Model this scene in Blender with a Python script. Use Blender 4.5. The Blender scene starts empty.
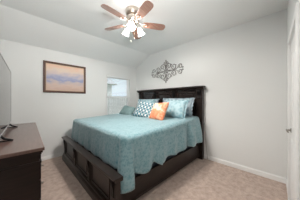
import bpy, bmesh, math, random
from mathutils import Vector, Matrix
random.seed(4)
C = bpy.context.scene.collection
R = math.radians
PI = math.pi

# ------------------------------------------------------------------ camera
cam_data = bpy.data.cameras.new('camera')
cam = bpy.data.objects.new('camera', cam_data); C.objects.link(cam)
cam_data.sensor_width = 36.0
cam_data.lens = 132.5 * 36.0 / 300.0
cam_data.clip_start = 0.02
cam.location = (0, 0, 1.32)
cam.rotation_euler = (R(90), 0, R(-45))
bpy.context.scene.camera = cam

# ------------------------------------------------------------------ world, exposure, lights
scn = bpy.context.scene
scn.view_settings.view_transform = 'Standard'
scn.view_settings.look = 'None'
scn.view_settings.gamma = 1.0
scn.view_settings.use_curve_mapping = False
scn.view_settings.exposure = -0.06
world = bpy.data.worlds.new('world'); scn.world = world
world.use_nodes = True
wb = world.node_tree.nodes['Background']
wb.inputs[0].default_value = (0.86, 0.94, 1.0, 1)
wb.inputs[1].default_value = 1.3

def light(name, kind, loc, power, color=(1, 1, 1), size=0.1, target=None, size_y=None):
    d = bpy.data.lights.new(name, kind); d.energy = power; d.color = color
    if kind == 'AREA':
        d.size = size
        if size_y: d.shape = 'RECTANGLE'; d.size_y = size_y
    else:
        d.shadow_soft_size = size
    o = bpy.data.objects.new(name, d); C.objects.link(o); o.location = loc
    if target:
        o.rotation_euler = (Vector(target) - Vector(loc)).to_track_quat('-Z', 'Y').to_euler()
    return o
FAN = Vector((1.315, 1.705, 2.76))
FILL_POWER = 3.5
BOUNCE_POWER = 175
FAN_POWER = 46
# soft fill added behind the camera, no real lamp stands there
light('fill_light', 'AREA', (-0.02, -0.55, 1.9), FILL_POWER, (1, .975, .95), 1.1, (1.6, 2.0, 1.2), 1.2)
sun = light('sun', 'SUN', (0, -5, 12), 2.2, (1, .97, .93), .03, (1.5, 3.0, 0))
# added fill spot, bounced off the ceiling to brighten the room
fl = light('bounce_fill', 'SPOT', (-.05, -.10, 1.75), BOUNCE_POWER, (1, .985, .965), .08, (.30, .78, 2.76))
fl.data.spot_size = R(120); fl.data.spot_blend = .8
for k, a in enumerate((225, 345, 105)):
    px_, py_ = FAN.x + .15 * math.cos(R(a)), FAN.y + .15 * math.sin(R(a))
    fb = light('fan_bulb', 'SPOT', (px_, py_, 2.372), FAN_POWER, (1.0, .955, .90), .035, (px_ + .25 * math.cos(R(a)), py_ + .25 * math.sin(R(a)), 1.65))
    fb.data.spot_size = R(168); fb.data.spot_blend = .5

# ------------------------------------------------------------------ materials
def mat(name, col, rough=.6, metal=0., spec=.5, coat=0., bump=None, var=None):
    m = bpy.data.materials.new(name); m.use_nodes = True
    nt = m.node_tree; b = nt.nodes['Principled BSDF']
    b.inputs['Base Color'].default_value = (*col, 1)
    b.inputs['Roughness'].default_value = rough
    b.inputs['Metallic'].default_value = metal
    b.inputs['Specular IOR Level'].default_value = spec
    b.inputs['Coat Weight'].default_value = coat
    tc = nt.nodes.new('ShaderNodeTexCoord')
    if var:   # (scale vec, noise scale, colour2)
        mp = nt.nodes.new('ShaderNodeMapping'); mp.inputs['Scale'].default_value = var[0]
        n = nt.nodes.new('ShaderNodeTexNoise'); n.inputs['Scale'].default_value = var[1]; n.inputs['Detail'].default_value = 5
        cr = nt.nodes.new('ShaderNodeValToRGB')
        cr.color_ramp.elements[0].position = .35; cr.color_ramp.elements[1].position = .68
        cr.color_ramp.elements[0].color = (*col, 1); cr.color_ramp.elements[1].color = (*var[2], 1)
        nt.links.new(tc.outputs['Object'], mp.inputs[0]); nt.links.new(mp.outputs[0], n.inputs['Vector'])
        nt.links.new(n.outputs[0], cr.inputs[0]); nt.links.new(cr.outputs[0], b.inputs['Base Color'])
    if bump:  # (scale, strength, distance)
        n = nt.nodes.new('ShaderNodeTexNoise'); n.inputs['Scale'].default_value = bump[0]; n.inputs['Detail'].default_value = 4
        bp = nt.nodes.new('ShaderNodeBump'); bp.inputs['Strength'].default_value = bump[1]; bp.inputs['Distance'].default_value = bump[2]
        nt.links.new(tc.outputs['Object'], n.inputs['Vector'])
        nt.links.new(n.outputs[0], bp.inputs['Height']); nt.links.new(bp.outputs[0], b.inputs['Normal'])
    return m

M_wall = mat('wall_paint', (.78, .785, .775), .75, bump=(140, .12, .003))
M_ceil = mat('ceiling_paint', (.88, .88, .87), .85, bump=(110, .2, .004))
M_trim = mat('trim_paint', (.86, .86, .85), .4)
M_door = mat('door_paint', (.86, .86, .85), .38)
M_wood = mat('espresso_wood', (.010, .0055, .0045), .36, spec=.25, coat=.05, var=((1, 1, 9), 6, (.018, .010, .008)), bump=(60, .05, .002))
M_bed = mat('bed_wood', (.013, .0085, .0068), .32, spec=.3, coat=.14, var=((1, 1, 9), 6, (.025, .015, .012)))
M_head = mat('headboard_wood', (.011, .007, .007), .22, spec=.35, coat=.2, var=((1, 1, 9), 6, (.018, .011, .010)))
M_wood2 = mat('espresso_carving', (.006, .004, .004), .42, spec=.25, coat=.0)
M_top = mat('dresser_top_sheen_wood', (.10, .054, .043), .30, coat=.5, var=((9, 1, 1), 5, (.13, .075, .062)))  # base colour lightened to stand in for the bright wall mirrored in the gloss
M_nickel = mat('brushed_nickel', (.62, .56, .50), .28, metal=1.)
M_black = mat('black_plastic', (.010, .010, .011), .6, spec=.2)
M_bezel = mat('silver_bezel', (.42, .42, .42), .35, metal=.4)
M_screen = mat('dark_screen', (.02, .02, .022), .05, spec=1.0)
M_navy = mat('navy_bedding', (.018, .028, .045), .8, bump=(90, .3, .004))
M_white_sheet = mat('mattress_ticking', (.10, .13, .17), .85, bump=(60, .3, .004))
M_chain = mat('chain_metal', (.55, .5, .42), .35, metal=1.)
M_iron = mat('distressed_iron', (.17, .16, .155), .55, metal=.2, var=((1, 1, 1), 18, (.50, .49, .47)))
M_vinyl = mat('window_vinyl', (.92, .93, .93), .4)
M_blind = mat('blind_slat', (.93, .94, .95), .5)
M_fence = mat('fence_board', (.48, .46, .45), .85, var=((4, 4, .6), 4, (.60, .57, .55)))
M_brick = mat('neighbour_brick', (.72, .73, .74), .9, var=((1, 1, 4), 8, (.78, .78, .78)))
M_roof = mat('roof_shingle', (.50, .51, .53), .9, var=((3, 3, 3), 6, (.58, .58, .6)))
M_grass = mat('grass', (.12, .18, .06), .95, var=((1, 1, 1), 9, (.2, .26, .1)))
M_blade = mat('cherry_blade', (.29, .12, .075), .28, coat=1.0, var=((1, 14, 1), 5, (.40, .23, .17)))
M_cord = mat('cord_rubber', (.32, .31, .29), .6)
M_pic_frame = mat('walnut_picture_frame', (.085, .035, .025), .35, coat=.3, var=((8, 8, 8), 5, (.13, .06, .04)))
M_pic_lip = mat('gilt_inner_lip', (.50, .36, .24), .45, metal=.3)

def carpet():
    m = mat('carpet_pile', (.36, .265, .215), .95, spec=.1)
    nt = m.node_tree; b = nt.nodes['Principled BSDF']
    tc = nt.nodes.new('ShaderNodeTexCoord')
    n1 = nt.nodes.new('ShaderNodeTexNoise'); n1.inputs['Scale'].default_value = 13; n1.inputs['Detail'].default_value = 6; n1.inputs['Roughness'].default_value = .65
    n2 = nt.nodes.new('ShaderNodeTexNoise'); n2.inputs['Scale'].default_value = 160; n2.inputs['Detail'].default_value = 3
    ad = nt.nodes.new('ShaderNodeMath'); ad.operation = 'MULTIPLY_ADD'; ad.inputs[1].default_value = .45
    cr = nt.nodes.new('ShaderNodeValToRGB')
    cr.color_ramp.elements[0].position = .52; cr.color_ramp.elements[1].position = .92
    cr.color_ramp.elements[0].color = (.37, .275, .227, 1); cr.color_ramp.elements[1].color = (.60, .475, .41, 1)
    for n in (n1, n2): nt.links.new(tc.outputs['Object'], n.inputs['Vector'])
    nt.links.new(n2.outputs[0], ad.inputs[0]); nt.links.new(n1.outputs[0], ad.inputs[2])
    nt.links.new(ad.outputs[0], cr.inputs[0]); nt.links.new(cr.outputs[0], b.inputs['Base Color'])
    bp = nt.nodes.new('ShaderNodeBump'); bp.inputs['Strength'].default_value = .8; bp.inputs['Distance'].default_value = .012
    nt.links.new(ad.outputs[0], bp.inputs['Height']); nt.links.new(bp.outputs[0], b.inputs['Normal'])
    b.inputs['Sheen Weight'].default_value = .2
    return m
M_carpet = carpet()

def quilt(name, c1, c2, scale=26, bstr=.5):
    m = mat(name, c1, .62, spec=.35)
    nt = m.node_tree; b = nt.nodes['Principled BSDF']
    tc = nt.nodes.new('ShaderNodeTexCoord')
    v = nt.nodes.new('ShaderNodeTexVoronoi'); v.inputs['Scale'].default_value = scale
    n = nt.nodes.new('ShaderNodeTexNoise'); n.inputs['Scale'].default_value = scale * .55; n.inputs['Detail'].default_value = 4
    mx = nt.nodes.new('ShaderNodeMath'); mx.operation = 'MULTIPLY_ADD'; mx.inputs[1].default_value = .5
    cr = nt.nodes.new('ShaderNodeValToRGB')
    cr.color_ramp.elements[0].position = .45; cr.color_ramp.elements[1].position = .85
    cr.color_ramp.elements[0].color = (*c1, 1); cr.color_ramp.elements[1].color = (*c2, 1)
    for x in (v, n): nt.links.new(tc.outputs['Object'], x.inputs['Vector'])
    nt.links.new(v.outputs[0], mx.inputs[0]); nt.links.new(n.outputs[0], mx.inputs[2])
    nt.links.new(mx.outputs[0], cr.inputs[0]); nt.links.new(cr.outputs[0], b.inputs['Base Color'])
    bp = nt.nodes.new('ShaderNodeBump'); bp.inputs['Strength'].default_value = bstr; bp.inputs['Distance'].default_value = .008
    nt.links.new(mx.outputs[0], bp.inputs['Height']); nt.links.new(bp.outputs[0], b.inputs['Normal'])
    b.inputs['Sheen Weight'].default_value = .35
    return m
M_cover = quilt('teal_matelasse', (.105, .265, .30), (.255, .40, .44), 42)
M_sham = quilt('pale_teal_sham', (.15, .30, .35), (.36, .50, .54), 16)
M_sham2 = quilt('grey_blue_sham', (.10, .17, .22), (.38, .46, .51), 14)
M_slate = mat('slate_teal_velvet', (.16, .25, .255), .8, bump=(70, .2, .004), var=((1, 1, 1), 12, (.22, .32, .32)))

def geo_fabric():
    m = mat('lattice_print', (.8, .8, .8), .75)
    nt = m.node_tree; b = nt.nodes['Principled BSDF']
    tc = nt.nodes.new('ShaderNodeTexCoord'); sp = nt.nodes.new('ShaderNodeSeparateXYZ')
    nt.links.new(tc.outputs['Object'], sp.inputs[0])
    def math_(op, a, bb=None):
        n = nt.nodes.new('ShaderNodeMath'); n.operation = op
        for i, s in enumerate((a, bb)):
            if s is None: continue
            if isinstance(s, (int, float)): n.inputs[i].default_value = s
            else: nt.links.new(s, n.inputs[i])
        return n.outputs[0]
    f = 2 * PI / .19
    s = math_('SINE', math_('MULTIPLY', sp.outputs[0], f)); t = math_('SINE', math_('MULTIPLY', sp.outputs[2], f))
    ring = math_('ABSOLUTE', math_('ADD', s, t))
    ring2 = math_('ABSOLUTE', math_('SUBTRACT', s, t))
    a = math_('MINIMUM', ring, ring2)
    cr = nt.nodes.new('ShaderNodeValToRGB'); cr.color_ramp.interpolation = 'CONSTANT'
    e = cr.color_ramp.elements; e[0].color = (.80, .82, .80, 1); e[0].position = 0
    e[1].position = .15; e[1].color = (.03, .10, .155, 1)
    k = e.new(.60); k.color = (.08, .27, .31, 1)
    nt.links.new(a, cr.inputs[0]); nt.links.new(cr.outputs[0], b.inputs['Base Color'])
    return m
M_geo = geo_fabric()

def coral_fabric():
    m = mat('coral_floral_print', (.8, .7, .6), .75)
    nt = m.node_tree; b = nt.nodes['Principled BSDF']
    tc = nt.nodes.new('ShaderNodeTexCoord')
    v = nt.nodes.new('ShaderNodeTexVoronoi'); v.inputs['Scale'].default_value = 4.2
    n = nt.nodes.new('ShaderNodeTexNoise'); n.inputs['Scale'].default_value = 16
    ad = nt.nodes.new('ShaderNodeMath'); ad.operation = 'MULTIPLY_ADD'; ad.inputs[1].default_value = .55
    cr = nt.nodes.new('ShaderNodeValToRGB')
    e = cr.color_ramp.elements
    e[0].position = .30; e[0].color = (.60, .10, .045, 1)
    e[1].position = .98; e[1].color = (.72, .62, .50, 1)
    for p, c in ((.45, (.80, .19, .085, 1)), (.58, (.84, .42, .26, 1)), (.66, (.78, .20, .09, 1)), (.86, (.80, .33, .18, 1))):
        k = e.new(p); k.color = c
    nt.links.new(tc.outputs['Object'], v.inputs['Vector']); nt.links.new(tc.outputs['Object'], n.inputs['Vector'])
    nt.links.new(n.outputs[0], ad.inputs[0]); nt.links.new(v.outputs[0], ad.inputs[2])
    nt.links.new(ad.outputs[0], cr.inputs[0]); nt.links.new(cr.outputs[0], b.inputs['Base Color'])
    return m
M_coral = coral_fabric()

def painting():
    # a plain soft landscape: peach sky and water, lilac band of hills
    m = mat('painted_canvas', (.8, .65, .5), .6)
    nt = m.node_tree; b = nt.nodes['Principled BSDF']
    tc = nt.nodes.new('ShaderNodeTexCoord'); sp = nt.nodes.new('ShaderNodeSeparateXYZ')
    mp = nt.nodes.new('ShaderNodeMapping'); mp.inputs['Scale'].default_value = (1, 1, 2.4)
    n = nt.nodes.new('ShaderNodeTexNoise'); n.inputs['Scale'].default_value = 5.5; n.inputs['Detail'].default_value = 5
    nt.links.new(tc.outputs['Object'], sp.inputs[0]); nt.links.new(tc.outputs['Object'], mp.inputs[0]); nt.links.new(mp.outputs[0], n.inputs['Vector'])
    a = nt.nodes.new('ShaderNodeMath'); a.operation = 'MULTIPLY_ADD'; a.inputs[1].default_value = .32
    nt.links.new(n.outputs[0], a.inputs[0]); nt.links.new(sp.outputs[2], a.inputs[2])
    mr = nt.nodes.new('ShaderNodeMapRange'); mr.inputs['From Min'].default_value = -.13; mr.inputs['From Max'].default_value = .45
    nt.links.new(a.outputs[0], mr.inputs[0])
    cr = nt.nodes.new('ShaderNodeValToRGB'); e = cr.color_ramp.elements
    e[0].position = 0; e[0].color = (.60, .42, .34, 1); e[1].position = 1; e[1].color = (.78, .52, .38, 1)
    for p, c in ((.18, (.66, .50, .43, 1)), (.33, (.55, .46, .46, 1)), (.44, (.30, .33, .52, 1)), (.56, (.46, .44, .54, 1)), (.68, (.64, .53, .51, 1)), (.82, (.74, .60, .50, 1))):
        k = e.new(p); k.color = c
    nt.links.new(mr.outputs[0], cr.inputs[0]); nt.links.new(cr.outputs[0], b.inputs['Base Color'])
    return m
M_art = painting()

def emis(name, col, strength):
    m = mat(name, (.9, .9, .88), .3)
    b = m.node_tree.nodes['Principled BSDF']
    b.inputs['Emission Color'].default_value = (*col, 1); b.inputs['Emission Strength'].default_value = strength
    return m
M_shade = emis('lit_frosted_glass', (1, .97, .93), 19)
M_bulb = emis('lit_bulb', (1, .93, .82), 8)

def glass():
    m = bpy.data.materials.new('window_glass'); m.use_nodes = True
    nt = m.node_tree; nt.nodes.remove(nt.nodes['Principled BSDF'])
    t = nt.nodes.new('ShaderNodeBsdfTransparent'); t.inputs[0].default_value = (.93, .96, .97, 1)
    g = nt.nodes.new('ShaderNodeBsdfGlossy'); g.inputs['Roughness'].default_value = .02
    x = nt.nodes.new('ShaderNodeMixShader'); x.inputs[0].default_value = .07
    nt.links.new(t.outputs[0], x.inputs[1]); nt.links.new(g.outputs[0], x.inputs[2])
    nt.links.new(x.outputs[0], nt.nodes['Material Output'].inputs[0])
    return m
M_glass = glass()

# ------------------------------------------------------------------ mesh helpers
def bx(bm, a, b, bev=0.0):
    x0, y0, z0 = a; x1, y1, z1 = b
    r = bmesh.ops.create_cube(bm, size=1.0)
    vs = r['verts']
    for v in vs:
        v.co = Vector(((x0 + x1) / 2 + v.co.x * abs(x1 - x0), (y0 + y1) / 2 + v.co.y * abs(y1 - y0), (z0 + z1) / 2 + v.co.z * abs(z1 - z0)))
    if bev > 0:
        es = list({e for v in vs for e in v.link_edges})
        bmesh.ops.bevel(bm, geom=es, offset=bev, segments=2, affect='EDGES', profile=.6)
    return vs

def prism(bm, pts, axis, a, b):
    """pts: 2d outline; axis: extrusion axis from a to b. x:(y,z) y:(x,z) z:(x,y)"""
    def P(p, t):
        return {'x': (t, p[0], p[1]), 'y': (p[0], t, p[1]), 'z': (p[0], p[1], t)}[axis]
    v0 = [bm.verts.new(P(p, a)) for p in pts]; v1 = [bm.verts.new(P(p, b)) for p in pts]
    bm.faces.new(v0); bm.faces.new(v1[::-1])
    n = len(pts)
    for i in range(n):
        bm.faces.new((v0[i], v1[i], v1[(i + 1) % n], v0[(i + 1) % n]))

def tube(bm, pts, r, seg=8, closed=False):
    pts = [Vector(p) for p in pts]; n = len(pts); rings = []
    rad = r if isinstance(r, (list, tuple)) else [r] * n
    up = Vector((0, 0, 1))
    prev = None
    for i, p in enumerate(pts):
        if closed: d = pts[(i + 1) % n] - pts[i - 1]
        else: d = pts[min(i + 1, n - 1)] - pts[max(i - 1, 0)]
        d.normalize()
        if prev is None:
            a = d.cross(up)
            if a.length < 1e-3: a = d.cross(Vector((1, 0, 0)))
            a.normalize()
        else:
            a = prev - d * prev.dot(d)
            a.normalize()
        prev = a
        b = d.cross(a)
        rings.append([bm.verts.new(p + (a * math.cos(2 * PI * k / seg) + b * math.sin(2 * PI * k / seg)) * rad[i]) for k in range(seg)])
    m = n if closed else n - 1
    for i in range(m):
        A, B = rings[i], rings[(i + 1) % n]
        for k in range(seg):
            bm.faces.new((A[k], A[(k + 1) % seg], B[(k + 1) % seg], B[k]))
    if not closed:
        bm.faces.new(rings[0][::-1]); bm.faces.new(rings[-1])

def lathe(bm, prof, seg=32, M=None, cap=True):
    rings = []
    for r, z in prof:
        ring = []
        for k in range(seg):
            v = Vector((r * math.cos(2 * PI * k / seg), r * math.sin(2 * PI * k / seg), z))
            ring.append(bm.verts.new(M @ v if M else v))
        rings.append(ring)
    for A, B in zip(rings, rings[1:]):
        for k in range(seg): bm.faces.new((A[k], A[(k + 1) % seg], B[(k + 1) % seg], B[k]))
    if cap:
        bm.faces.new(rings[0][::-1]); bm.faces.new(rings[-1])

def obj(name, bm, m, parent=None, smooth=False, mtx=None):
    if mtx is not None: bm.transform(mtx)
    bmesh.ops.recalc_face_normals(bm, faces=bm.faces)
    me = bpy.data.meshes.new(name); bm.to_mesh(me); bm.free()
    me.materials.append(m)
    if smooth:
        for p in me.polygons: p.use_smooth = True
    o = bpy.data.objects.new(name, me); C.objects.link(o)
    if parent: o.parent = parent
    return o

def box(name, a, b, m, parent=None, bev=0.0):
    bm = bmesh.new(); bx(bm, a, b, bev); return obj(name, bm, m, parent)

def tag(o, label, cat, group=None):
    o['label'] = label; o['category'] = cat
    if group: o['group'] = group
    return o
def thing(name, label, cat, loc=(0, 0, 0), rz=0, group=None):
    o = bpy.data.objects.new(name, None); C.objects.link(o)
    o.location = loc; o.rotation_euler = (0, 0, rz); o.empty_display_size = .1
    return tag(o, label, cat, group)
def struct(o): o['kind'] = 'structure'; return o
def new(): return bmesh.new()

# ------------------------------------------------------------------ the room
XL, XR, YA = -0.225, 3.0, 3.70
ZL, ZH, YC = 2.455, 2.76, 3.0          # low wall plate, flat ceiling, start of the slope
WX0, WX1, WZ0, WZ1 = 1.88, 2.72, .78, 2.065
T = .13
bm = new(); bx(bm, (-1.6, -2.2, -.1), (XR + .2, YA + .2, 0)); struct(obj('floor', bm, M_carpet))
bm = new()
prism(bm, [(-2.2, ZH), (YC, ZH), (YA + T, ZL - (ZH - ZL) * T / (YA - YC)), (YA + T, ZH + .15), (-2.2, ZH + .15)], 'x', -1.6, XR + T)
struct(obj('ceiling', bm, M_ceil))
bm = new()
bx(bm, (XL - T, YA, 0), (WX0, YA + T, ZL)); bx(bm, (WX1, YA, 0), (XR + T, YA + T, ZL))
bx(bm, (WX0, YA, 0), (WX1, YA + T, WZ0)); bx(bm, (WX0, YA, WZ1), (WX1, YA + T, ZL))
struct(obj('wall_back', bm, M_wall))
bm = new(); prism(bm, [(-.35, 0), (YA, 0), (YA, ZL), (YC, ZH), (-.35, ZH)], 'x', XR, XR + T)
struct(obj('wall_headboard', bm, M_wall))
# the entry passage behind the camera
for nm_, a_, b_ in (('wall_entry', (-1.6, -2.2 - T, 0), (1.0, -2.2, ZH)), ('wall_passage', (-1.6 - T, -2.2, 0), (-1.6, 1.0 + T, ZH)),
                    ('wall_recess', (-1.6, 1.0, 0), (XL - T, 1.0 + T, ZH)), ('wall_closet', (.86, -2.2, 0), (.86 + T, -.26, ZH))):
    bm = new(); bx(bm, a_, b_); struct(obj(nm_, bm, M_wall))
bm = new(); prism(bm, [(1.0, 0), (YA, 0), (YA, ZL), (YC, ZH), (1.0, ZH)], 'x', XL - T, XL)
struct(obj('wall_left', bm, M_wall))

# door wall, turned by a couple of degrees about its corner with the headboard wall
DA = R(1.9); DC = Vector((3.0, -.052, 0))
MD = Matrix.Translation(DC) @ Matrix.Rotation(DA, 4, 'Z')     # local -x runs along the wall towards the camera
D0, D1, DZ = -1.30, -.52, 2.04      # door opening in local x
bm = new()
bx(bm, (-2.15, -T, 0), (D0, 0, ZH)); bx(bm, (D1, -T, 0), (0, 0, ZH)); bx(bm, (D0, -T, DZ), (D1, 0, ZH))
struct(obj('wall_door', bm, M_wall, mtx=MD))
bm = new()
for (a, b) in (((D0 - .08, 0, 0), (D0, .018, DZ + .08)), ((D1, 0, 0), (D1 + .08, .018, DZ + .08)), ((D0, 0, DZ), (D1, .018, DZ + .08))):
    bx(bm, a, b, .005)
for (a, b) in (((D0, -T, 0), (D0 + .015, 0, DZ)), ((D1 - .015, -T, 0), (D1, 0, DZ)), ((D0 + .015, -T, DZ - .015), (D1 - .015, 0, DZ))):
    bx(bm, a, b)
struct(obj('trim_1', bm, M_trim, mtx=MD))
door = bpy.data.objects.new('door_1', None); C.objects.link(door); door.location = DC; door.rotation_euler = (0, 0, DA); struct(door)
bm = new()
a0, a1 = D0 + .018, D1 - .018
bx(bm, (a0, -.045, .01), (a1, -.004, DZ - .016), .003)
obj('door_slab', bm, M_door, door)
def raised(pts, t0, t1, inset=.03):
    bm = new(); prism(bm, pts, 'y', t0, t1); return bm
w2 = (a1 - a0) / 2
for i in range(2):
    p0 = a0 + .10 + i * (w2 - .04); p1 = p0 + w2 - .16
    # lower panel
    bm = new(); bx(bm, (p0, -.012, .22), (p1, .002, .86), .006); bx(bm, (p0 + .04, -.002, .26), (p1 - .04, .006, .82), .006)
    obj('door_panel', bm, M_door, door)
    # arched upper panel
    pts = [(p0, 1.02), (p1, 1.02), (p1, 1.78 if i else 1.66)]
    for k in range(1, 8):
        u = k / 8
        h = math.sin(((1 - u) if i == 0 else (1 - u)) * PI / 2)
        z = (1.78 + .0) - (0)  # arch rises to the middle of the door
        x = p1 + (p0 - p1) * u
        g = u if i == 1 else 1 - u       # 0 at the door's outer edge
        pts.append((x, 1.70 + .14 * math.sin((g) * PI / 2)))
    pts[2] = (p1, 1.70 if i == 1 else 1.84); pts.append((p0, 1.84 if i == 1 else 1.70))
    bm = new(); prism(bm, pts, 'y', -.012, .004)
    obj('door_panel', bm, M_door, door)
hx = a1 - .07
hd = obj('door_handle', (lambda b: (lathe(b, [(.031, 0), (.031, .006), (.024, .012), (.011, .014), (.010, .040), (.013, .048)], 20, Matrix.Translation((hx, -.010, .945)) @ Matrix.Rotation(R(-90), 4, 'X')),
     tube(b, [(hx + .005, .034, .945), (hx - .03, .037, .947), (hx - .07, .036, .948), (hx - .145, .030, .942)], [.0105, .0095, .0085, .0075], 10), b)[-1])(new()), mat('satin_nickel_lever', (.33, .31, .28), .3, metal=1.), door, True)

# baseboards
def baseboard(name, pts, axis, a, b, mtx=None):
    bm = new(); prism(bm, pts, axis, a, b); return struct(obj(name, bm, M_trim, mtx=mtx))
BH, BT = .085, .014
baseboard('baseboard_back', [(YA, 0), (YA - BT, 0), (YA - BT, BH - .02), (YA - BT * .4, BH), (YA, BH)], 'x', XL, XR - BT)
baseboard('baseboard_headboard', [(XR, 0), (XR - BT, 0), (XR - BT, BH - .02), (XR - BT * .4, BH), (XR, BH)], 'y', -.04, YA - BT)
baseboard('baseboard_left', [(XL, 0), (XL + BT, 0), (XL + BT, BH - .02), (XL + BT * .4, BH), (XL, BH)], 'y', 1.0, YA - BT)
baseboard('baseboard_door', [(0, 0), (BT, 0), (BT, BH - .02), (BT * .4, BH), (0, BH)], 'x', D1 + .08, -BT - .002, MD)

# ------------------------------------------------------------------ window
win = bpy.data.objects.new('window_1', None); C.objects.link(win); win.location = (0, 0, 0); struct(win)
fy0, fy1 = YA + .055, YA + .11
bm = new()
f = .035
bx(bm, (WX0, fy0, WZ0), (WX0 + f, fy1, WZ1)); bx(bm, (WX1 - f, fy0, WZ0), (WX1, fy1, WZ1))
bx(bm, (WX0 + f, fy0, WZ1 - f), (WX1 - f, fy1, WZ1)); bx(bm, (WX0 + f, fy0, WZ0), (WX1 - f, fy1, WZ0 + f))
obj('window_frame', bm, M_vinyl, win)
zm = 1.405
def sash(z0, z1, y0, y1, rail=.032):
    bm = new()
    s0, s1 = WX0 + f, WX1 - f
    bx(bm, (s0, y0, z0), (s0 + .028, y1, z1)); bx(bm, (s1 - .028, y0, z0), (s1, y1, z1))
    bx(bm, (s0 + .028, y0, z1 - rail), (s1 - .028, y1, z1)); bx(bm, (s0 + .028, y0, z0), (s1 - .028, y1, z0 + rail))
    o = obj('sash', bm, M_vinyl, win)
    box('window_pane', (s0 + .026, (y0 + y1) / 2 - .002, z0 + rail - .002), (s1 - .026, (y0 + y1) / 2 + .002, z1 - rail + .002), M_glass, o)
sash(zm - .01, WZ1 - f, fy0 + .028, fy0 + .048)
sash(WZ0 + f, zm + .03, fy0 + .002, fy0 + .024, .04)
box('window_sill', (WX0 - .03, YA - .03, WZ0 - .0), (WX1 + .03, fy0, WZ0 + .018), M_trim, win, .004)

# horizontal blind, slats open
bl = thing('window_blind', 'white horizontal slat blind hanging open in the window recess', 'blind', ((WX0 + WX1) / 2, YA + .026, WZ0))
def L(x, y, z): return (x - (WX0 + WX1) / 2, y - (YA + .026), z - WZ0)
def lbox(name, a, b, m, parent, bev=0): return box(name, L(*a), L(*b), m, parent, bev)
lbox('headrail', (WX0 + .006, YA + .002, WZ1 - .045), (WX1 - .006, YA + .048, WZ1 - .002), M_blind, bl, .003)
bm = new(); z = WZ0 + .075
while z < WZ1 - .07:
    v = bx(bm, L(WX0 + .012, YA + .004, z - .0012), L(WX1 - .012, YA + .046, z + .0012))
    ctr = Vector(L((WX0 + WX1) / 2, YA + .025, z))
    bmesh.ops.rotate(bm, verts=v, cent=ctr, matrix=Matrix.Rotation(R(-4), 3, 'X'))
    z += .042
obj('slats', bm, M_blind, bl)
lbox('bottom_rail', (WX0 + .012, YA + .006, WZ0 + .022), (WX1 - .012, YA + .044, WZ0 + .04), M_blind, bl, .003)
for xx in (WX0 + .14, WX1 - .14):
    bm = new(); bx(bm, L(xx - .0012, YA + .003, WZ0 + .04), L(xx + .0012, YA + .005, WZ1 - .045)); bx(bm, L(xx - .0012, YA + .045, WZ0 + .04), L(xx + .0012, YA + .047, WZ1 - .045))
    obj('ladder_cord', bm, M_blind, bl)

# outside
bm = new(); bx(bm, (-12, YA + .4, -.35), (25, 34, -.25)); struct(obj('ground', bm, M_grass))
fence = thing('garden_fence', 'weathered grey board fence beyond the window', 'fence', (5.0, 6.6, -.25))
bm = new()
for k in range(70):
    x = -4 + k * .145 - .0
    bx(bm, (x, 0, 0), (x + .135, .02, 1.72 + .0 * k))
obj('fence_boards', bm, M_fence, fence)
for z in (.35, 1.45): box('fence_rail', (-4, .02, z), (6.1, .06, z + .09), M_fence, fence)
hs = thing('neighbour_house', 'pale neighbouring house with grey roof behind the fence', 'house', (3.7, 12.5, .1))
box('wall', (-4.5, 0, -.35), (3.2, 6, 2.8), M_brick, hs)
bm = new(); prism(bm, [(-.5, 2.8), (6.5, 2.8), (3, 4.6)], 'x', -5, 3.6); obj('roof', bm, M_roof, hs)

# ------------------------------------------------------------------ bed
BY0, BY1 = 1.25, 3.42
bed = thing('bed', 'dark espresso wooden king bed with panelled headboard and low footboard', 'bed', (1.85, 2.335, 0))
def BP(x, y, z): return (x - 1.85, y - 2.335, z)
def bbox(name, a, b, m=M_bed, bev=.004, parent=bed): return box(name, BP(*a), BP(*b), m, parent, bev)
MB_ = Matrix.Translation((-1.85, -2.335, 0))
# headboard
HZ = 1.635
hb = bbox('headboard', (2.925, BY0 + .02, .08), (2.965, BY1 - .02, HZ - .06), M_head)
bm = new()
prism(bm, [(2.975, HZ - .075), (2.875, HZ - .075), (2.865, HZ - .05), (2.845, HZ - .035), (2.835, HZ - .03), (2.835, HZ - .008), (2.842, HZ), (2.975, HZ)], 'y', 1.215, 3.465)
obj('headboard_cornice', bm, M_bed, bed, mtx=MB_)
ys = [1.325, 1.985, 2.645, 3.345]
ys = [1.325, 1.328 + .672, 1.328 + 2 * .672, 3.345]
for i, y in enumerate(ys):
    w = .075 if i in (0, 3) else .05
    bbox('headboard_post' if i in (0, 3) else 'headboard_stile', (2.885 if i in (0, 3) else 2.895, y - w, 0 if i in (0, 3) else .3), (2.97 if i in (0, 3) else 2.927, y + w, HZ - .072))
    bm = new(); x0 = 2.886 if i in (0, 3) else 2.896
    prism(bm, [(x0, 1.34), (x0 - .010, 1.345), (x0 - .012, 1.37), (x0 - .006, 1.40), (x0 - .010, 1.44), (x0 - .028, 1.48), (x0 - .038, 1.51), (x0 - .036, 1.545), (x0 - .042, 1.562), (x0, 1.562)], 'y', y - .036, y + .036)
    obj('corbel', bm, M_wood2, bed, mtx=MB_)
for i in range(3):
    ya = ys[i] + (.075 if i == 0 else .05); yb = ys[i + 1] - (.075 if i == 2 else .05)
    bm = new(); x = 2.926
    # bolection frame
    a, b, z0, z1 = ya + .03, yb - .03, .85, 1.50
    for (p, q) in (((a, z0), (a + .022, z1)), ((b - .022, z0), (b, z1)), ((a + .022, z1 - .022), (b - .022, z1)), ((a + .022, z0), (b - .022, z0 + .022))):
        bx(bm, (x - .026, p[0], p[1]), (x, q[0], q[1]), .006)
    fr = obj('headboard_panel_moulding', bm, M_bed, bed, mtx=MB_)
    bm = new(); bx(bm, (x - .010, a + .05, z0 + .05), (x + .0, b - .05, z1 - .05), .008)
    obj('headboard_panel', bm, M_head, bed, mtx=MB_)
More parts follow.
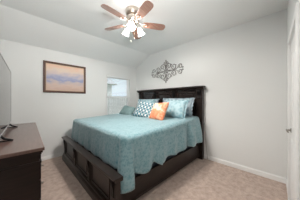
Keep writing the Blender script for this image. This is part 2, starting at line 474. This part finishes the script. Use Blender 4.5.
# footboard
FZ = .505
bbox('footboard', (.745, BY0 + .02, .10), (.785, BY1 - .02, FZ - .03))
bm = new()
prism(bm, [(.80, FZ - .045), (.715, FZ - .045), (.705, FZ - .028), (.692, FZ - .022), (.690, FZ - .004), (.694, FZ), (.80, FZ)], 'y', 1.205, 3.465)
obj('footboard_cap', bm, M_bed, bed, mtx=MB_)
bm = new()
prism(bm, [(.80, 0), (.700, 0), (.700, .085), (.706, .10), (.718, .115), (.722, .135), (.735, .15), (.80, .15)], 'y', 1.215, 3.455)
obj('footboard_plinth', bm, M_bed, bed, mtx=MB_)
fs = [1.30, 2.0, 2.67, 3.37]
for i, y in enumerate(fs):
    w = .055 if i in (0, 3) else .045
    bbox('footboard_post' if i in (0, 3) else 'footboard_stile', (.728, y - w, .15), (.795 if i in (0, 3) else .746, y + w, FZ - .044))
    bm = new(); x0 = .729
    prism(bm, [(x0, .27), (x0 - .008, .275), (x0 - .008, .32), (x0 - .012, .36), (x0 - .020, .40), (x0 - .022, .43), (x0 - .017, .461), (x0, .461)], 'y', y - .024, y + .024)
    obj('corbel', bm, M_wood2, bed, mtx=MB_)
for i in range(3):
    a = fs[i] + .05 + .04; b = fs[i + 1] - .05 - .04
    bm = new(); x = .746; z0, z1 = .185, .43
    for (p, q) in (((a, z0), (a + .016, z1)), ((b - .016, z0), (b, z1)), ((a + .016, z1 - .016), (b - .016, z1)), ((a + .016, z0), (b - .016, z0 + .016))):
        bx(bm, (x - .012, p[0], p[1]), (x, q[0], q[1]), .004)
    obj('footboard_panel_moulding', bm, M_bed, bed, mtx=MB_)
# rails and deck
for y0 in (1.315, 3.315):
    bm = new(); bx(bm, (.79, y0, .06), (2.89, y0 + .03, .335), .004); bx(bm, (.79, y0 - (.006 if y0 < 2 else -.03), .06), (2.89, y0 + (.0 if y0 < 2 else .036), .10), .002)
    obj('side_rail', bm, M_bed, bed, mtx=MB_)
bm = new()
for k in range(12): bx(bm, (.84 + k * .17, 1.345, .29), (.93 + k * .17, 3.315, .31))
bx(bm, (.8, 2.30, .21), (2.88, 2.37, .29))
obj('slat_deck', bm, M_bed, bed, mtx=MB_)

tag(box('box_spring', (.90, 1.36, .312), (2.86, 3.30, .60), M_navy, None, .03), 'navy covered box spring on the bed rails under the teal bedspread', 'box spring')
tag(box('mattress', (.945, 1.345, .602), (2.80, 3.31, .85), M_white_sheet, None, .06), 'thick mattress on the box spring hidden beneath the teal bedspread', 'mattress')

# bedspread: closed outline, top rings then a hanging skirt with folds
def smooth(a, b, x):
    t = max(0, min(1, (x - a) / (b - a))); return t * t * (3 - 2 * t)
def cover():
    X0, X1, Y0, Y1, rc = .885, 2.845, 1.285, 3.41, .10
    out = []   # (x, y, nx, ny)
    N = 0
    def arc(cx, cy, a0, a1, n):
        for k in range(n):
            a = R(a0 + (a1 - a0) * k / n); out.append((cx + rc * math.cos(a), cy + rc * math.sin(a), math.cos(a), math.sin(a)))
    def seg(p, q, nx, ny, n):
        for k in range(n):
            u = k / n; out.append((p[0] + (q[0] - p[0]) * u, p[1] + (q[1] - p[1]) * u, nx, ny))
    arc(X0 + rc, Y0 + rc, 180, 270, 16)
    seg((X0 + rc, Y0), (X1 - .04, Y0), 0, -1, 130)
    out.append((X1, Y0 + .03, .7, -.7))
    seg((X1, Y0 + .04), (X1, Y1 - .04), 1, 0, 40)
    out.append((X1, Y1 - .03, .7, .7))
    seg((X1 - .04, Y1), (X0 + rc, Y1), 0, 1, 90)
    arc(X0 + rc, Y1 - rc, 90, 180, 14)
    seg((X0, Y1 - rc), (X0, Y0 + rc), -1, 0, 110)
    bm = new()
    def top(x, y):
        return .885 + .055 * smooth(1.0, 2.5, x) + .02 * smooth(2.2, 2.7, x) + .004 * math.sin(9 * x + 4 * y) * math.sin(7 * y - 3 * x)
    cx, cy = (X0 + X1) / 2, (Y0 + Y1) / 2
    rings = []
    for k in range(1, 15):
        f_ = (k / 14) ** .8
        ring = []
        for (x, y, nx, ny) in out:
            px, py = cx + (x - nx * .06 - cx) * f_, cy + (y - ny * .06 - cy) * f_
            ring.append(bm.verts.new((px, py, top(px, py))))
        rings.append(ring)
    for a in (30, 60, 90):
        ring = []
        for (x, y, nx, ny) in out:
            o_ = -.06 + .06 * math.sin(R(a)); dz = .06 * (1 - math.cos(R(a)))
            ring.append(bm.verts.new((x + nx * o_, y + ny * o_, top(x, y) - dz)))
        rings.append(ring)
    S = 14
    for s in range(1, S + 1):
        u = s / S; ring = []
        for (x, y, nx, ny) in out:
            zt = top(x, y) - .06
            if ny < -.3 and x < 2.83:      # near side and its foot corner
                hem = .42 + .018 * math.sin(x * 15.0 + .9) * (1 if x < 1.9 else .3) + .02 * smooth(1.9, 2.6, x)
                if x < 1.5: hem += .02 - .05 * abs(math.sin((x - 1.0) * PI / .36))
                tail = 1 - smooth(.975, 1.005, x)
                hem = hem * (1 - tail) + .28 * tail
                amp = .018 + .015 * (1 - smooth(1.0, 2.0, x))
                off = .028 * u + amp * u * math.sin(x * 21 + 1.3) + .022 * u * tail
                dent = math.exp(-((x - 2.30) / .026) ** 2)
                off -= .10 * dent * u ** .35
                off += .05 * smooth(2.31, 2.37, x) * math.sin(u * PI * .6)
                off -= .045 * math.exp(-((x - 1.005) / .014) ** 2) * u
            elif ny > .3:
                hem = .43 + .02 * math.sin(x * 15); off = .02 * u + .015 * u * math.sin(x * 21)
            elif nx < 0:
                hem = .47; off = .035 * u + .010 * u * math.sin(y * 19) + .004 * math.sin(y * 41) * u
                off = min(off, .05)
            else:
                hem = .75; off = 0
            if nx < 0 and x < 1.0 and y < 1.6:      # folded corner
                off += .03 * u * math.exp(-((y - 1.34) / .03) ** 2) - .05 * u ** .6 * math.exp(-((y - 1.425) / .028) ** 2)
            if nx < -.3 and ny < -.3:   # corner of the foot, stays clear of the cap
                off += .0
            z = zt + (hem - zt) * u
            px, py = x + nx * off, y + ny * off
            if z < .54: px = max(px, .808)
            ring.append(bm.verts.new((px, py, z)))
        rings.append(ring)
    n = len(out)
    c = bm.verts.new((cx, cy, top(cx, cy)))
    for k in range(n): bm.faces.new((c, rings[0][k], rings[0][(k + 1) % n]))
    for A, B in zip(rings, rings[1:]):
        for k in range(n): bm.faces.new((A[k], B[k], B[(k + 1) % n], A[(k + 1) % n]))
    o = obj('bedspread', bm, M_cover, None, True)
    s = o.modifiers.new('thick', 'SOLIDIFY'); s.thickness = .006; s.offset = 1
    return tag(o, 'teal quilted bedspread draped over the king bed with a low hanging corner', 'bedspread')
cover()

# pillows
def pillow_bm(w, h, t, n=26, flange=0, pinch=.06, seed=0):
    bm = new(); rnd = random.Random(seed)
    g = []
    for side in (-1, 1):
        rows = []
        for j in range(n + 1):
            v = -1 + 2 * j / n; row = []
            for i in range(n + 1):
                u = -1 + 2 * i / n
                edge = max(0, (1 - u ** 4)) ** .55 * max(0, (1 - v ** 4)) ** .55
                y = side * t / 2 * edge * (1 + .05 * math.sin(5 * u + seed) * math.sin(4 * v + seed))
                px = u * w / 2 * (1 - pinch * (1 - v * v)); pz = v * h / 2 * (1 - pinch * (1 - u * u))
                if side == 1 and (i in (0, n) or j in (0, n)): row.append(g[0][j][i])
                else: row.append(bm.verts.new((px, y, pz)))
            rows.append(row)
        g.append(rows)
        for j in range(n):
            for i in range(n):
                q = (rows[j][i], rows[j][i + 1], rows[j + 1][i + 1], rows[j + 1][i])
                bm.faces.new(q if side == -1 else q[::-1])
    return bm
def flange_bm(w, h, fl, pinch=.06):
    bm = new(); n = 40; P = []
    def edge(w_, h_):
        L_ = []
        for (a, b) in (((-1, -1), (1, -1)), ((1, -1), (1, 1)), ((1, 1), (-1, 1)), ((-1, 1), (-1, -1))):
            for k in range(n):
                u = a[0] + (b[0] - a[0]) * k / n; v = a[1] + (b[1] - a[1]) * k / n
                L_.append((u * w_ / 2 * (1 - pinch * (1 - v * v)), v * h_ / 2 * (1 - pinch * (1 - u * u))))
        return L_
    A, B = edge(w * .97, h * .97), edge(w + 2 * fl, h + 2 * fl)
    rr = []
    for s in range(4):
        u = s / 3
        rr.append([bm.verts.new((A[k][0] + (B[k][0] - A[k][0]) * u, .012 * u * math.sin(k * .9), A[k][1] + (B[k][1] - A[k][1]) * u)) for k in range(len(A))])
    N = len(A)
    for X, Y in zip(rr, rr[1:]):
        for k in range(N): bm.faces.new((X[k], X[(k + 1) % N], Y[(k + 1) % N], Y[k]))
    return bm
def place_pillow(name, w, h, t, loc, lean, turn, roll, m, label, cat, group=None, fl=0, mf=None, seed=0):
    """loc: centre of the bottom edge"""
    rot = Matrix.Rotation(R(-90 + turn), 4, 'Z') @ Matrix.Rotation(R(-lean), 4, 'X') @ Matrix.Rotation(R(roll), 4, 'Y')
    root = thing(name, label, cat, loc, 0, group)
    root.rotation_mode = 'XYZ'; root.rotation_euler = rot.to_euler()
    up = Matrix.Translation((0, 0, h / 2 + fl))
    o = obj('cushion', pillow_bm(w, h, t, seed=seed), m, root, True); o.location = (0, 0, h / 2 + fl)
    if fl:
        o2 = obj('flange', flange_bm(w, h, fl), mf or m, root, True); o2.location = (0, 0, h / 2 + fl)
        s = o2.modifiers.new('thick', 'SOLIDIFY'); s.thickness = .005
    return root
ZT = .935
GP = 'bed pillows against the headboard'
place_pillow('pillow_sham', .84, .40, .17, (2.63, 2.82, ZT - .01), 14, 0, 0, M_sham2, 'grey-blue sham against the headboard at the window end, behind the lattice cushion', 'pillow', GP, .02, M_sham2, 1)
place_pillow('pillow_sham', .84, .40, .17, (2.63, 1.80, ZT - .01), 14, 0, 0, M_sham2, 'mottled grey-blue sham against the headboard at the near end, behind the pale teal sham', 'pillow', GP, .03, M_sham2, 2)
place_pillow('pillow_sham', .60, .38, .16, (2.36, 2.62, ZT - .012), 18, 2, 0, M_sham, 'pale teal flanged sham standing directly behind the lattice print cushion', 'pillow', GP, .03, M_sham, 3)
place_pillow('pillow_sham', .56, .385, .17, (2.33, 1.65, ZT - .02), 20, -6, 0, M_sham, 'pale teal quilted sham leaning at the near end, right of the coral cushion', 'pillow', GP, .03, M_sham, 4)
place_pillow('throw_pillow', .46, .31, .13, (2.04, 3.03, ZT - .03), 40, 12, 8, M_slate, 'small slate teal cushion lying back at the window side of the bed', 'cushion', 'decorative cushions')
place_pillow('throw_pillow', .55, .44, .15, (2.02, 2.33, ZT - .035), 30, 12, 9, M_geo, 'white cushion with a navy and teal lattice print beside the coral cushion', 'cushion', 'decorative cushions', seed=2)
place_pillow('throw_pillow', .44, .42, .15, (1.97, 1.83, ZT - .035), 30, -10, -4, M_coral, 'coral orange floral cushion in the middle of the pillow pile', 'cushion', 'decorative cushions', seed=3)

# ------------------------------------------------------------------ dresser and television
DR = R(-2.2)
dr = thing('dresser', 'dark espresso dresser with overhanging top along the left wall', 'dresser', (.172, 1.50, 0), DR)
LY = 1.80; DD = -.37
bm = new(); bx(bm, (DD, 0, .872), (0, LY, .900), .005); obj('top', bm, M_top, dr)
bm = new(); bx(bm, (DD + .005, .012, .852), (-.012, LY - .012, .872), .004); bx(bm, (DD + .005, .020, .838), (-.020, LY - .02, .852), .003)
obj('cornice', bm, M_wood, dr)
bm = new(); bx(bm, (DD + .01, .032, .10), (-.038, LY - .032, .838)); obj('body', bm, M_wood, dr)
bm = new(); bx(bm, (DD + .01, .018, .762), (-.020, LY - .018, .778), .004); obj('waist_moulding', bm, M_wood, dr)
bm = new(); bx(bm, (DD + .005, .012, 0), (-.012, LY - .012, .09), .004); bx(bm, (DD + .008, .022, .09), (-.022, LY - .022, .108), .003)
obj('plinth', bm, M_wood, dr)
for r_, (z0, z1) in enumerate(((.785, .832), (.60, .752), (.42, .588), (.12, .408))):
    cols = 3 if r_ == 0 else 2
    cw = (LY - .10) / cols
    for c_ in range(cols):
        y0 = .05 + c_ * cw + .008; y1 = .05 + (c_ + 1) * cw - .008
        bm = new(); bx(bm, (-.040, y0, z0), (-.022, y1, z1), .004)
        d_ = obj('drawer', bm, M_wood, dr)
        for ky in ((y0 + y1) / 2,) if r_ == 0 else (y0 + .12, y1 - .12):
            bm = new(); lathe(bm, [(.007, 0), (.006, .012), (.014, .018), (.013, .024), (.004, .027)], 14, Matrix.Translation((-.023, ky, (z0 + z1) / 2)) @ Matrix.Rotation(R(90), 4, 'Y'))
            obj('knob', bm, M_nickel, d_, True)

tv = thing('television', 'large flat screen television on two splayed feet on the dresser', 'television', (-.10, 2.43, .90), R(-2.0))
bm = new(); bx(bm, (-.030, -.72, .065), (-.004, .72, .875), .004); obj('back_case', bm, M_black, tv)
bm = new(); bx(bm, (-.006, -.713, .078), (-.001, .713, .868)); obj('screen', bm, M_screen, tv)
bm = new()
for (a, b) in (((-.006, -.722, .063), (.002, -.712, .877)), ((-.006, .712, .063), (.002, .722, .877)), ((-.006, -.712, .867), (.002, .712, .877)), ((-.006, -.712, .063), (.002, .712, .078))): bx(bm, a, b)
obj('bezel', bm, M_bezel, tv)
for y in (-.46, .46):
    bm = new()
    tube(bm, [(-.015, y, .075), (.022, y, .032), (.085, y, .007)], [.012, .011, .006], 8)
    tube(bm, [(-.015, y, .075), (-.035, y, .035), (-.075, y, .007)], [.012, .010, .006], 8)
    tube(bm, [(-.075, y, .0065), (.085, y, .0065)], .006, 8)
    obj('foot', bm, M_black, tv, True)

# ------------------------------------------------------------------ framed picture
px0, px1, pz0, pz1 = .395, 1.277, 1.49, 2.188
pc = thing('framed_picture', 'brown framed landscape painting in peach and lilac on the back wall', 'picture', ((px0 + px1) / 2, YA, (pz0 + pz1) / 2))
hw, hh = (px1 - px0) / 2, (pz1 - pz0) / 2
def ring_frame(bm, W, H, prof):
    """prof: list of (inset, y)"""
    rings = [[bm.verts.new((sx * (W - i), y, sz * (H - i))) for sx, sz in ((-1, -1), (1, -1), (1, 1), (-1, 1))] for i, y in prof]
    m = len(rings)
    for a in range(m):
        A, B = rings[a], rings[(a + 1) % m]
        for k in range(4): bm.faces.new((A[k], A[(k + 1) % 4], B[(k + 1) % 4], B[k]))
bm = new(); ring_frame(bm, hw, hh, [(0, -.001), (0, -.022), (.008, -.03), (.022, -.03), (.036, -.018), (.044, -.016), (.044, -.001)])
obj('frame', bm, M_pic_frame, pc)
bm = new(); ring_frame(bm, hw - .044, hh - .044, [(0, -.002), (0, -.016), (.010, -.012), (.010, -.002)]); obj('inner_lip', bm, M_pic_lip, pc)
bm = new(); bx(bm, (-hw + .05, -.008, -hh + .05), (hw - .05, -.002, hh - .05)); obj('canvas', bm, M_art, pc)

# ------------------------------------------------------------------ scroll wall ornament
so = thing('wall_ornament', 'grey metal scrollwork medallion on the wall above the headboard', 'wall decoration', (XR, 2.345, 2.135))
# local: u along -Y (image right), v along Z
def U(u, v, d=.018): return (-d, -u, v)
def spiral(cx, cy, r0, r1, a0, turns, n=34):
    return [U(cx + (r0 + (r1 - r0) * k / n) * math.cos(R(a0) + turns * 2 * PI * k / n), cy + (r0 + (r1 - r0) * k / n) * math.sin(R(a0) + turns * 2 * PI * k / n), .016 + .012 * k / n) for k in range(n + 1)]
def mir(pts, su, sv): return [(p[0], p[1] * su, p[2] * sv) for p in pts]
strokes = [
    ([*spiral(.110, .135, .090, .022, 215, -1.3)], .0095),
    ([*spiral(.275, .098, .088, .022, 170, 1.3)], .0090),
    ([*spiral(.470, .065, .072, .020, 200, -1.25)], .0085),
    ([*spiral(.045, .235, .040, .012, 250, 1.2)], .0085),
    ([U(.045, .0), U(.14, .012), U(.22, .002), U(.34, .015), U(.40, .05), U(.40, .075)], .0085),
    ([U(.0, .045), U(.02, .12), U(.006, .19)], .0085),
]
for su in (1, -1):
    for sv in (1, -1):
        bm = new()
        for pts, r in strokes: tube(bm, mir(pts, su, sv), r, 6)
        for (u, v, a, l) in ((.19, .15, 55, .06), (.335, .115, 40, .05), (.545, .03, 10, .06), (.06, .05, 45, .06), (.50, .105, 50, .04)):
            M_ = Matrix.Translation(Vector(U(u * su, v * sv, .02))) @ Matrix.Rotation(R(-a * su * sv), 4, 'X') @ Matrix.Diagonal((.006, l * .55, l * .25, 1))
            r = bmesh.ops.create_icosphere(bm, subdivisions=2, radius=1.0, matrix=M_)
        obj('scroll', bm, M_iron, so, True)
bm = new()
tube(bm, [U(.045 * math.cos(2 * PI * k / 24), .045 * math.sin(2 * PI * k / 24)) for k in range(24)], .008, 8, True)
bmesh.ops.create_icosphere(bm, subdivisions=2, radius=1, matrix=Matrix.Translation(U(0, 0, .018)) @ Matrix.Diagonal((.014, .022, .022, 1)))
for v in (.30, -.30): bmesh.ops.create_icosphere(bm, subdivisions=2, radius=1, matrix=Matrix.Translation(U(0, v, .018)) @ Matrix.Diagonal((.010, .022, .03, 1)))
bx(bm, (-.018, -.004, -.29), (-.0005, .004, .29))
obj('centre_boss', bm, M_iron, so, True)

# ------------------------------------------------------------------ ceiling fan
fan = thing('ceiling_fan', 'five-blade cherry wood ceiling fan with three lit glass shades', 'ceiling fan', FAN)
bm = new()
lathe(bm, [(.116, 0), (.120, -.012), (.118, -.045), (.110, -.070), (.088, -.082), (.06, -.088)], 40)
obj('canopy', bm, M_nickel, fan, True)
bm = new()
lathe(bm, [(.05, -.085), (.075, -.092), (.098, -.105), (.106, -.13), (.102, -.165), (.088, -.188), (.05, -.198)], 40)
obj('motor_housing', bm, M_nickel, fan, True)
BZ = -.205
for k in range(5):
    a = R(-103 + 72 * k)
    Mr = Matrix.Rotation(a, 4, 'Z')
    pitch = Matrix.Translation((0, 0, BZ)) @ Matrix.Rotation(R(-12), 4, 'X')
    bm = new()
    pts = []
    r0, r1 = .165, .545
    up_ = [(r0, .045), (r0 + .05, .056), (r0 + .15, .064), (r1 - .09, .068), (r1 - .04, .064), (r1 - .012, .048), (r1, .020)]
    pts = up_ + [(x, -y) for x, y in up_[::-1]]
    prism(bm, pts, 'z', -.003, .003)
    bmesh.ops.recalc_face_normals(bm, faces=bm.faces)
    o = obj('blade', bm, M_blade, fan, mtx=Mr @ pitch)
    bm = new()
    tube(bm, [(.085, 0, -.185), (.12, 0, -.198), (.15, .0, BZ - .008)], [.012, .010, .008], 8)
    for s in (-1, 1):
        tube(bm, [(.14, 0, BZ - .008), (.165, s * .022, BZ - .008), (.195, s * .036, BZ - .007), (.225, s * .026, BZ - .007), (.24, 0, BZ - .008)], .006, 8)
    obj('blade_bracket', bm, M_nickel, fan, True, mtx=Mr)
bm = new()
lathe(bm, [(.045, -.196), (.057, -.208), (.057, -.238), (.050, -.263), (.030, -.278), (.012, -.286)], 32)
kit = obj('light_kit', bm, M_nickel, fan, True)
for k, a in enumerate((225, 345, 105)):
    ar = R(a); dx, dy = math.cos(ar), math.sin(ar)
    bm = new(); tube(bm, [(dx * .045, dy * .045, -.238), (dx * .08, dy * .08, -.236), (dx * .100, dy * .100, -.252), (dx * .108, dy * .108, -.268)], .009, 8)
    obj('lamp_arm', bm, M_nickel, kit, True)
    Ms = Matrix.Translation((dx * .107, dy * .107, -.262)) @ Matrix.Rotation(ar, 4, 'Z') @ Matrix.Rotation(R(-28), 4, 'Y')
    bm = new()
    lathe(bm, [(.020, 0), (.030, -.012), (.037, -.035), (.041, -.06), (.048, -.085), (.058, -.105), (.055, -.105), (.045, -.085), (.038, -.06), (.034, -.035), (.027, -.014), (.018, -.004)], 28, Ms, cap=False)
    sh = obj('lamp_shade', bm, M_shade, kit, True)
for (dx, dy, l) in ((-.02, .02, .20), (.03, -.01, .15)):
    bm = new(); z0 = -.275; n = int(l / .012)
    tube(bm, [(dx * .8, dy * .8, z0), (dx * .9, dy * .9, z0 - l)], .0015, 6)
    lathe(bm, [(.001, 0), (.005, -.006), (.006, -.02), (.003, -.028)], 10, Matrix.Translation((dx * .9, dy * .9, z0 - l)))
    obj('pull_chain', bm, M_chain, fan, True)

# ------------------------------------------------------------------ power cord beside the headboard
bm = new()
tube(bm, [(2.988, 1.246, .80), (2.985, 1.240, .70), (2.984, 1.228, .55), (2.978, 1.21, .35), (2.978, 1.19, .15), (2.970, 1.17, .012)], .004, 6)
tag(obj('power_cord', bm, M_cord, None, True), 'thin grey cord hanging down the wall beside the headboard', 'cord')
